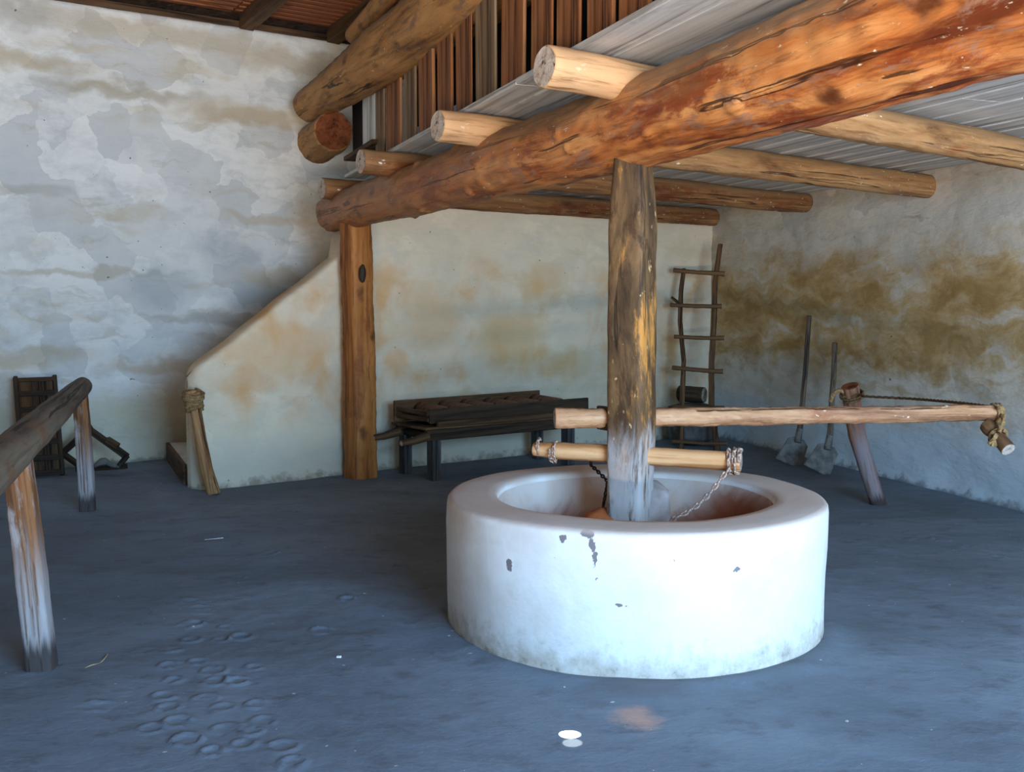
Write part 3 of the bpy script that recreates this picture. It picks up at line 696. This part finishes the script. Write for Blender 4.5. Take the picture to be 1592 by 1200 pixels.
# sweep pole (thin end right) and its stub on the left
w0, w1 = pY(862, 650, 5.33), pY(1556, 643, 5.50)
wm = pY(1040, 648, 5.31)
log('sweep_pole', [w0, w0.lerp(w1, .27), w1], [.054, .049, .043], M['sweep'], M['cut'], mill, seg=260, nr=26, wob=.13, knots=22, seed=12)
c0, c1 = pY(830, 698, 5.50), pY(1152, 718, 5.10)
log('crossbar', [c0, c0.lerp(c1, .06), c0.lerp(c1, .13), c1], [.036, .04, .046, .048], M['bar'], M['cut'], mill, seg=60, nr=20, wob=.05, seed=15)
cdir = (c1 - c0).normalized()
mq = pY(941, 650, 5.34); beamlike('mortise', mq + Vector((-.004, 0, -.062)), mq + Vector((-.004, 0, .062)), .03, .11, M['dark'], mill, up=(-.53, .85, 0))
# pale wedge holding nothing loose: collar of the crossbar hole
# chains
def link_mesh(L_, W_, r):
    vs_, fs = [], []; n1, n2 = 18, 7
    for i in range(n1):
        a_ = 2 * math.pi * i / n1; cx, cy = math.cos(a_), math.sin(a_)
        e = .75; px_ = math.copysign(abs(cx) ** e, cx) * (L_ / 2 - r); py_ = math.copysign(abs(cy) ** e, cy) * (W_ / 2 - r)
        nrm = Vector((cx, cy, 0))
        for k_ in range(n2):
            b_ = 2 * math.pi * k_ / n2; vs_.append(Vector((px_, py_, 0)) + nrm * r * math.cos(b_) + Vector((0, 0, r * math.sin(b_))))
    for i in range(n1):
        i2 = (i + 1) % n1
        for k_ in range(n2):
            k2 = (k_ + 1) % n2; fs.append((i * n2 + k_, i2 * n2 + k_, i2 * n2 + k2, i * n2 + k2))
    return mesh_from('link', vs_, fs)
def chain(name, paths, L_, label, mat, phase=0):
    base = paths[0][0]; root = empty(name, base, label, 'chain')
    me = link_mesh(L_, L_ * .66, L_ * .13); me.materials.append(mat); first = True; i = 0
    for path in paths:
        path = [Vector(p_) for p_ in path]; step = L_ * .74
        pts = []; acc = 0; cur = path[0]; pts.append(cur.copy())
        for j in range(len(path) - 1):
            a_, b_ = path[j], path[j + 1]; d_ = (b_ - a_).length; t = step - acc
            while t <= d_: pts.append(a_.lerp(b_, t / d_)); t += step
            acc = d_ - (t - step)
        for j in range(len(pts) - 1):
            t_ = (pts[j + 1] - pts[j]).normalized(); ref = Vector((.1, -.4, 1)).normalized()
            y_ = (ref - t_ * ref.dot(t_)).normalized(); z_ = t_.cross(y_)
            an = math.radians(45 + 90 * (i % 2) + random.uniform(-14, 14)); y2 = y_ * math.cos(an) + z_ * math.sin(an); z2 = t_.cross(y2)
            o = bpy.data.objects.new('link', me); C.objects.link(o); o.parent = root
            o.rotation_mode = 'QUATERNION'; o.rotation_quaternion = Matrix((t_, y2, z2)).transposed().to_quaternion()
            o.location = (pts[j] + pts[j + 1]) / 2 - base; i += 1
    return root
def coil(center, axis, r, turns, pitch, a0=0, steps=14):
    x_ = axis.orthogonal().normalized(); y_ = axis.cross(x_); out = []
    for i in range(int(turns * steps) + 1):
        a_ = a0 + 2 * math.pi * i / steps
        out.append(center + x_ * math.cos(a_) * r + y_ * math.sin(a_) * r + axis * pitch * i / steps)
    return out
ec = pY(1140, 717, 5.115)
cA = pY(1134, 726, 5.05); cB = pY(1046, 806, 5.05); cB.z = max(cB.z, .5)
mids = [cA.lerp(cB, t) + Vector((0, 0, -.05 * math.sin(math.pi * t))) for t in (0, .15, .3, .45, .6, .75, .9, 1)] + [cB + Vector((-.1, .12, -.26)), cB + Vector((-.14, .2, -.30))]
chain('drag_chain', [coil(ec - cdir * .02, cdir, .062, 2.3, .026, 1.0), mids], .046, 'rust-pale chain wound round the right end of the crossbar and hanging into the basin', M['chain'])
el = pY(851, 702, 5.46)
l0 = pY(856, 712, 5.44)
chain('drag_chain', [coil(el + cdir * .03, cdir, .054, 1.3, .02, 2.0), coil(pY(838, 696, 5.5), cdir, .05, .5, .02, 0.3)], .036, 'rusty chain wrapped round the left end of the crossbar', M['chain'])
lA, lB = pY(918, 722, 5.62), pY(945, 748, 5.42)
chain('drag_chain', [[c0.lerp(c1, .3) + Vector((0, .05, -.03)), lA, lB, Vector((SX - .16, SY + .05, .42)), Vector((SX - .2, SY - .1, .3))]], .036, 'dark chain dropping into the basin left of the shaft', M['chaindk'])
def stone(name, c_, s_, mat, lab, seed=0, cat='stone', rot=0):
    b = bmesh.new(); bmesh.ops.create_cube(b, size=2); bmesh.ops.subdivide_edges(b, edges=list(b.edges), cuts=5, use_grid_fill=True)
    for v in b.verts:
        d = v.co.normalized(); v.co = v.co.lerp(d * 1.25, .45)
        v.co *= 1 + .09 * noise.noise(v.co * 1.2 + Vector((seed, 0, 0))); v.co = Vector((v.co.x * s_[0], v.co.y * s_[1], v.co.z * s_[2]))
    me = bpy.data.meshes.new(name); b.to_mesh(me); b.free(); me.polygons.foreach_set('use_smooth', [True] * len(me.polygons))
    zmin = min(v.co.z for v in me.vertices)
    for v in me.vertices: v.co.z -= zmin
    o = link(name, me, mat, c_, Quaternion((0, 0, 1), rot)); tag(o, lab, cat); return o
stone('drag_stone', (SX - .155, SY + .02, .165), (.085, .09, .17), M['redstone'], 'reddish drag stone in the basin left of the shaft foot', 3)
stone('drag_stone', (SX + .12, SY + .1, .165), (.09, .12, .225), M['palestone'], 'pale grey drag stone in the basin right of the shaft foot', 8)

# ------------------------------------------------------------ rope, swingletree, leaning post
lf = pf(1367, 783); lt = pY(1321, 600, 7.95)
lf.z = -.03
o = log('hitching_post', [lf, lf.lerp(lt, .62) + Vector((-.035, 0, 0)), lt], [.062, .068, .07], M['lean'], M['cut_red'], seg=34, nr=20, wob=.05, seed=31)
tag(o, 'short reddish post leaning out of the floor behind the sweep pole, rope at its head', 'post')
ldir = (lt - lf).normalized(); lh = lt - ldir * .075
re_ = pY(1553, 634, 5.42)
rp_ = coil(lh - ldir * .03, ldir, .083, 2.05, .022, 2.6) 
tail = [rp_[-1], pY(1338, 613, 7.85), pY(1345, 616, 7.7)]
tube('rope', rp_[:-1] + tail + [pY(1420, 620, 7.1), pY(1490, 626, 6.2), re_], .0085, M['ropedk'])
bpy.data.objects['rope']['label'] = 'taut rope tied from the leaning post head to the far tip of the sweep pole'; bpy.data.objects['rope']['category'] = 'rope'
# loop hanging at the left of the post head
lp_ = [lh + Vector((-.07, -.03, .02)), pY(1303, 607, 7.95), pY(1295, 614, 7.95), pY(1291, 626, 7.95)]
o = tube('rope_end', lp_, .014, M['rope']); tag(o, 'frayed rope end looped over the left side of the leaning post', 'rope')
# lashings at pole tip
wd_ = (w1 - w0).normalized()
tipc = w1 - wd_ * .012
o = tube('lashing', coil(tipc - wd_ * .03, wd_, .05, 2.6, .013, .3), .009, M['rope']); tag(o, 'rope lashing wound round the right tip of the sweep pole', 'rope')
sA, sB = pY(1534, 660, 5.46), pY(1568, 699, 5.30)
sw = empty('swingletree', (sA + sB) / 2, 'short brown wooden bar hanging by rope below the tip of the sweep pole', 'wooden bar')
log('bar', [sA, sA.lerp(sB, .2), sA.lerp(sB, .35), sB], [.04, .043, .034, .04], M['ladder'], M['cut'], sw, seg=24, nr=16, wob=.05, seed=41)
sd = (sB - sA).normalized(); sc = pY(1551, 677, 5.39)
tube('rope_wrap', coil(sc - sd * .014, sd, .044, 1.6, .014, 0), .009, M['rope'], sw)
tube('hanger', [w1 - wd_ * .02 + Vector((0, -.05, 0)), pY(1560, 655, 5.36), pY(1553, 672, 5.34)], .010, M['rope'], sw)
tube('hanger', [w1 - wd_ * .02 + Vector((0, .045, 0)), pY(1551, 656, 5.47), pY(1547, 670, 5.44)], .008, M['ropedk'], sw)
for k_, (ex, ey) in enumerate(((1537, 690), (1542, 694), (1548, 693))):
    tube('tassel', [pY(1549, 674, 5.33), pY(1546, 682, 5.33), pY(ex, ey, 5.33)], .009, M['rope'], sw, amp=.3)

# ------------------------------------------------------------ hitching rail at the left
ha, hb = Vector((-2.075, 4.44, 0)), pf(137, 793)
hr = empty('hitching_rail', (ha.x, ha.y, 0), 'old hitching rail of one thick log on two weathered posts, left foreground', 'rail')
def post_box(foot, topx, topz, wx, wy, seed, dpt):
    t_ = pz(topx, 0, topz) if False else Vector((foot.x + topx, foot.y, topz))
    o = log('post', [Vector((foot.x, foot.y, -.04)), Vector((foot.x + topx * .5, foot.y, topz * .5)), t_], [wx * .5, wx * .5, wx * .46], M['railpost'], M['cut'], hr, seg=34, nr=32, wob=.045, square=.85, twist=dpt, seed=seed, flat=wy / wx)
    return o
post_box(ha + Vector((.0, 0, 0)), -.075, .93, .118, .12, 51, math.radians(10))
post_box(hb, -.03, .93, .115, .11, 52, math.radians(10))
hd = (hb - ha).normalized()
r0 = ha + Vector((-.10, 0, .975)) - hd * 1.15; r1 = hb + Vector((-.03, 0, .955)) + hd * .28; r0.z = .985
log('rail', [r0, r0.lerp(r1, .5), r1], [.086, .085, .075], M['rail'], M['rail'], hr, seg=60, nr=24, wob=.05, seed=53)

# ------------------------------------------------------------ stick with rope head by the stairs
k0 = pf(333, 768); k1 = pY(297, 608, 8.72); k0.z = 0
st_ = empty('rope_headed_stick', k0, 'bent pale stick with rope-bound head leaning against the end of the stair parapet', 'stick')
log('handle', [k0, k0.lerp(k1, .25) + Vector((-.022, 0, 0)), k0.lerp(k1, .55) + Vector((-.012, 0, 0)), k0.lerp(k1, .85) + Vector((.008, 0, 0)), k1], [.052, .05, .045, .043, .06], M['stick'], M['cut'], st_, seg=34, nr=18, wob=.06, square=.25, seed=61)
kd_ = (k1 - k0).normalized()
tube('rope_binding', coil(k1 - kd_ * .17, kd_, .066, 5.0, .028, 0), .015, M['rope'], st_)
tube('rope_binding', coil(k1 - kd_ * .07, (kd_ + Vector((.45, -.3, 0))).normalized(), .078, 3.0, .02, 1), .015, M['rope'], st_)

# ------------------------------------------------------------ bench (hand barrow frame on legs) with curved tiles
A_bn = math.radians(37); ex_ = Vector((math.cos(A_bn), math.sin(A_bn), 0)); ey_ = Vector((-ex_.y, ex_.x, 0)); o0 = pf(675, 747); o0.z = 0
bench = empty('work_bench', o0, 'dark low wooden bench with tray top and carrying handles, against the back wall', 'bench')
def bl(x, y, z): return o0 + ex_ * x + ey_ * y + Vector((0, 0, z))
BW = .5
for (x, y) in ((0, 0), (0, BW), (1.6, 0), (1.6, BW)):
    beamlike('leg', bl(x, y, 0), bl(x, y, .44), .11, .09, M['benchleg'], bench, up=tuple(ex_), jit=.004)
for y in (0, BW):   # long side rails whose ends are carrying handles
    beamlike('side_rail', bl(-.1, y - .02, .425), bl(1.75, y - .02, .425), .07, .1, M['dark'], bench, jit=.004)
    log('handle', [bl(-.36, y - .02, .375), bl(-.25, y - .02, .38), bl(-.08, y - .02, .42)], [.028, .034, .046], M['dark2'], M['cut'], bench, seg=12, nr=12, wob=.05)
beamlike('board', bl(-.13, .24, .487), bl(1.8, .24, .487), .62, .025, M['dark2'], bench)
beamlike('front_board', bl(-.05, .0, .59), bl(1.86, .0, .60), .035, .13, M['dark'], bench, jit=.004)
beamlike('front_ledge', bl(.0, -.055, .52), bl(1.8, -.055, .52), .05, .05, M['dark2'], bench, jit=.004)
beamlike('back_board', bl(-.13, .49, .61), bl(1.62, .49, .62), .035, .20, M['dark2'], bench, jit=.004)
for z_ in (.56, .62): beamlike('end_slat', bl(-.06, .0, z_), bl(-.1, .48, z_ + .01), .035, .04, M['dark2'], bench, jit=.003)
beamlike('end_slat', bl(1.72, .02, .56), bl(1.66, .47, .57), .035, .1, M['dark'], bench, jit=.003)
beamlike('cross_rail', bl(-.02, -.02, .41), bl(-.02, BW, .41), .07, .06, M['dark'], bench)
beamlike('cross_rail', bl(1.6, -.02, .41), bl(1.6, BW, .41), .07, .06, M['dark'], bench)
beamlike('tray_bed', bl(-.05, .24, .588), bl(1.68, .24, .588), .44, .02, M['dark'], bench)
tile_labs = ['leftmost', 'second from the left', 'third from the left', 'fourth from the left', 'fifth from the left', 'rightmost']
def half_tile(L_, r0_, r1_, th=.014):
    vs_, fs = [], []; ns = 12; nl = 6
    for j in range(nl + 1):
        y = L_ * j / nl; r = r0_ + (r1_ - r0_) * j / nl
        for rr in (r, r - th):
            for k_ in range(ns + 1):
                a_ = math.pi * k_ / ns; vs_.append((math.cos(a_) * rr, y, math.sin(a_) * rr))
    W = 2 * (ns + 1)
    for j in range(nl):
        for k_ in range(ns):
            a0_ = j * W + k_; b0_ = (j + 1) * W + k_
            fs.append((a0_, a0_ + 1, b0_ + 1, b0_)); i0 = a0_ + ns + 1; i1 = b0_ + ns + 1; fs.append((i1, i1 + 1, i0 + 1, i0))
        for e in (0, ns): fs.append((j * W + e, (j + 1) * W + e, (j + 1) * W + ns + 1 + e, j * W + ns + 1 + e))
    for j in (0, nl):
        for k_ in range(ns): fs.append((j * W + k_, j * W + k_ + 1, j * W + ns + 2 + k_, j * W + ns + 1 + k_))
    me = mesh_from('curved_tile', vs_, fs); fix_normals(me); return me
tm = half_tile(.42, .074, .084); tm.materials.append(M['tile'])
for i, x in enumerate((.13, .42, .66, .96, 1.22, 1.52)):
    o = bpy.data.objects.new('curved_tile', tm); C.objects.link(o); o.location = bl(x, .035, .5 + .068)
    o.rotation_euler = (random.uniform(.02, .05), 0, A_bn + random.uniform(-.06, .06)); o.location.z = .565
    o.rotation_euler[0] = 0; o.scale.z = 1.0
    tag(o, 'rounded brown clay tile lying across the bench tray, %s of six' % tile_labs[i], 'tile', 'curved tiles in the bench tray')
    o.location.z = .60

# ------------------------------------------------------------ ladder, block and short log in the corner
lad = empty('ladder', pf(1058, 698), 'rough pole ladder with tied rungs leaning in the far right corner', 'ladder')
def lp3(x, y): # plane of the ladder: foot Y 11.35 at y=700, leaning back
    t = (700 - y) / 320.; return pY(x, y, 11.3 + .8 * t + (1120 - x) / 60. * .12)
log('rail', [lp3(1058, 698), lp3(1060, 625), lp3(1063, 560), lp3(1057, 500), lp3(1059, 450), lp3(1063, 418)], [.034, .03, .027, .028, .027, .026], M['ladder'], M['cut'], lad, seg=50, nr=12, wob=.1)
log('rail', [lp3(1115, 702), lp3(1106, 630), lp3(1106, 560), lp3(1110, 500), lp3(1112, 440), lp3(1120, 380)], [.036, .034, .034, .032, .03, .028], M['ladder'], M['cut'], lad, seg=50, nr=12, wob=.1)
for (xa, ya, xb, yb, r) in ((1046, 420, 1126, 426, .026), (1041, 474, 1121, 476, .024), (1047, 523, 1125, 525, .023), (1044, 571, 1123, 577, .025), (1045, 631, 1125, 633, .02), (1044, 685, 1129, 689, .02)):
    off_ = Vector((0, -.045, 0))
    log('rung', [lp3(xa, ya) + off_, lp3((xa + xb) / 2, (ya + yb) / 2 + 1) + off_, lp3(xb, yb) + off_], [r, r * .95, r * 1.1], M['ladder'], M['cut'], lad, seg=22, nr=12, wob=.12)
log('rung_fork', [lp3(1056, 473) + Vector((0, -.045, 0)), lp3(1043, 462) + Vector((0, -.045, 0))], [.022, .016], M['ladder'], None, lad, seg=8, nr=10)
gb = pY(1077, 690, 11.75); gb.z = 0
gb.y = 11.85; gb.x = (1077 - 796) / FPX * 11.85
o = stone('stone_block', gb, (.235, .2, .215), M['stone'], 'low grey stone block standing behind the foot of the ladder', 5, 'block', math.radians(30))
zt_ = max(v.co.z for v in o.data.vertices)
la, lb = gb + Vector((-.13, .1, zt_ + .093)), gb + Vector((.13, -.08, zt_ + .093))
o = log('short_log', [la, lb], [.095, .09], M['dark'], M['cut'], seg=10, nr=20, wob=.05); tag(o, 'short dark log lying on the stone block in the corner, pale cut end', 'log')

# ------------------------------------------------------------ shovels
def shovel(top, elbow, neck, cc, bw, bh, lab, Yt, Yb, tilt):
    f_ = pf(*cc); sh = empty('shovel', f_, lab, 'shovel')
    T_, E_, N_ = pY(*top, Yt), pY(*elbow, (Yt * .35 + Yb * .65)), pY(*neck, Yb + .07)
    log('handle', [T_, T_.lerp(E_, .5) + Vector((.004, 0, 0)), E_, N_], [.024, .026, .027, .03], M['shovelwood'], M['cut'], sh, seg=40, nr=14, wob=.06)
    # blade: broad tapered sheet, slightly dished, socket at its top
    bl_, br_ = pY(cc[0] - bw / 2 * 1.0, cc[1] - 5, Yb), pY(cc[0] + bw / 2, cc[1] + 4, Yb - .05)
    N2 = N_ + Vector((0, -.02, 0)); c_ = (bl_ + br_) / 2; c_.z = max(c_.z, .01)
    ax_ = (c_ - N2); L_ = ax_.length; ax_.normalize(); ac = (br_ - bl_); ac = (ac - ax_ * ac.dot(ax_)).normalized(); nn = ax_.cross(ac)
    if nn.y > 0: nn = -nn
    W_ = (br_ - bl_).length
    vs_, fs = [], []; nu, nv = 12, 14; th = .008
    for side in (0, 1):
        for j in range(nv + 1):
            t = j / nv
            hw = W_ / 2 * (0.34 + .44 * min(1, t / .14) if t < .14 else .78 + .22 * (t - .14) / .86)
            for i in range(nu + 1):
                u = i / nu * 2 - 1
                dish = .016 * (1 - u * u) * math.sin(math.pi * min(1, t + .15)) 
                vs_.append((N2 - f_) + ax_ * (L_ * t) + ac * (u * hw) - nn * dish + nn * (th if side else 0) + Vector((0, 0, 0)))
    S = (nu + 1) * (nv + 1)
    for j in range(nv):
        for i in range(nu):
            a_ = j * (nu + 1) + i; fs.append((a_, a_ + 1, a_ + nu + 2, a_ + nu + 1)); fs.append((S + a_ + nu + 1, S + a_ + nu + 2, S + a_ + 1, S + a_))
    for i in range(nu):
        for j in (0, nv): a_ = j * (nu + 1) + i; fs.append((a_, a_ + 1, S + a_ + 1, S + a_))
    for j in range(nv):
        for i in (0, nu): a_ = j * (nu + 1) + i; fs.append((a_, a_ + nu + 1, S + a_ + nu + 1, S + a_))
    me = mesh_from('blade', vs_, fs); fix_normals(me); link('blade', me, M['iron'], f_, None, sh)
    log('socket', [N_ + (E_ - N_).normalized() * .09, N2 + ax_ * .05], [.032, .036], M['iron'], None, sh, seg=8, nr=14, wob=.03)
shovel((1258, 491), (1248, 625), (1242, 681), (1225, 722), 42, 0, 'taller wooden-handled shovel leaning on the right wall, left of the pair', 10.72, 10.25, 0)
shovel((1298, 533), (1293, 632), (1289, 692), (1269, 733), 44, 0, 'shorter wooden-handled shovel leaning on the right wall, right of the pair', 10.1, 9.75, 0)

# ------------------------------------------------------------ tray frame and plough by the far left wall
fo = pf(67, 741)
tr = empty('wooden_tray', fo, 'dark slatted wooden tray standing on end against the far wall behind the rail', 'tray')
def tw3(x, z, y=0): return fo + dL * x + nL * (y + z * .3) + Vector((0, 0, z))
TW, TH = .34, .93
for x in (-TW / 2, TW / 2): beamlike('side_board', tw3(x, .0), tw3(x, TH), .035, .07, M['dark'], tr, up=tuple(nL), jit=.003)
for z in (.035, .17, .32, .47, .62, .77, .9):
    beamlike('crosspiece', tw3(-TW / 2, z, -.015), tw3(TW / 2, z, -.015), .035, .05 if z < .9 else .04, M['dark'] if z < .85 else M['dark2'], tr, jit=.002)
for i in range(6):
    z = .035 + i * .148; beamlike('panel', tw3(0, z, .02), tw3(0, z + .14, .02), TW - .03, .012, M['dark2'], tr, up=tuple(nL), bevel=.002)
pl0 = pf(150, 732)
pg = empty('wooden_plough', pl0, 'old wooden plough frame of crossed bars lying at the foot of the far wall', 'plough')
Yp = 9.75
def P3(x, y, dY=0): return pY(x, y, Yp + dY)
beamlike('beam', P3(97, 704, .1), P3(142, 664, 0), .05, .055, M['dark'], pg, jit=.003)
beamlike('beam', P3(138, 667, 0), P3(198, 710, -.05), .05, .055, M['dark'], pg, jit=.003)
beamlike('cleat', P3(166, 683, -.05), P3(184, 694, -.06), .05, .06, M['dark2'], pg, jit=.003)
beamlike('brace', P3(97, 705, .1), P3(124, 724, .0), .05, .05, M['dark'], pg, jit=.003)
beamlike('foot', P3(120, 729, -.0), P3(196, 725, -.1), .06, .05, M['dark'], pg, jit=.003)
log('handle', [P3(198, 708, -.05), P3(190, 718, -.1), P3(184, 725, -.12)], [.028, .026, .024], M['dark'], None, pg, seg=8, nr=10)
log('share', [P3(147, 724, -.12), P3(156, 718, -.12), P3(165, 717, -.12), P3(174, 723, -.12), P3(186, 724, -.12)], [.02, .035, .036, .024, .02], M['iron'], None, pg, seg=20, nr=10, flat=.5)

# ------------------------------------------------------------ small litter on the floor
for i, (x, y, r, lab) in enumerate(((527, 1023, .011, 'white pebble on the bare floor left of the basin, largest of the scattered ones'),
                                    (154, 1055, .006, 'tiny white pebble near the foot of the near rail post'),
                                    (733, 1004, .006, 'tiny white pebble beside the left foot of the basin'),
                                    (960, 1060, .010, 'white pebble touching the front foot of the basin'))):
    stone('pebble', tuple(pf(x, y) + Vector((0, 0, -.001))), (r, r * .8, r * .5), M['pebble'], lab, i * 3, 'pebble')
o = tube('straw', [pf(132, 1040) + Vector((0, 0, .004)), pf(142, 1036) + Vector((0, 0, .006)), pf(155, 1032) + Vector((0, 0, .004)), pf(164, 1024) + Vector((0, 0, .007)), pf(167, 1018) + Vector((0, 0, .004))], .0022, M['straw'], nr=6)
tag(o, 'bent yellow straw on the floor right of the near rail post', 'straw')
o = tube('straw', [pf(318, 840) + Vector((0, 0, .003)), pf(347, 837) + Vector((0, 0, .004))], .003, M['pebble'], nr=6)
tag(o, 'thin pale splinter lying on the dark floor in front of the stair parapet', 'splinter')
for o in bpy.data.objects:
    if '_w' in o: del o['_w']
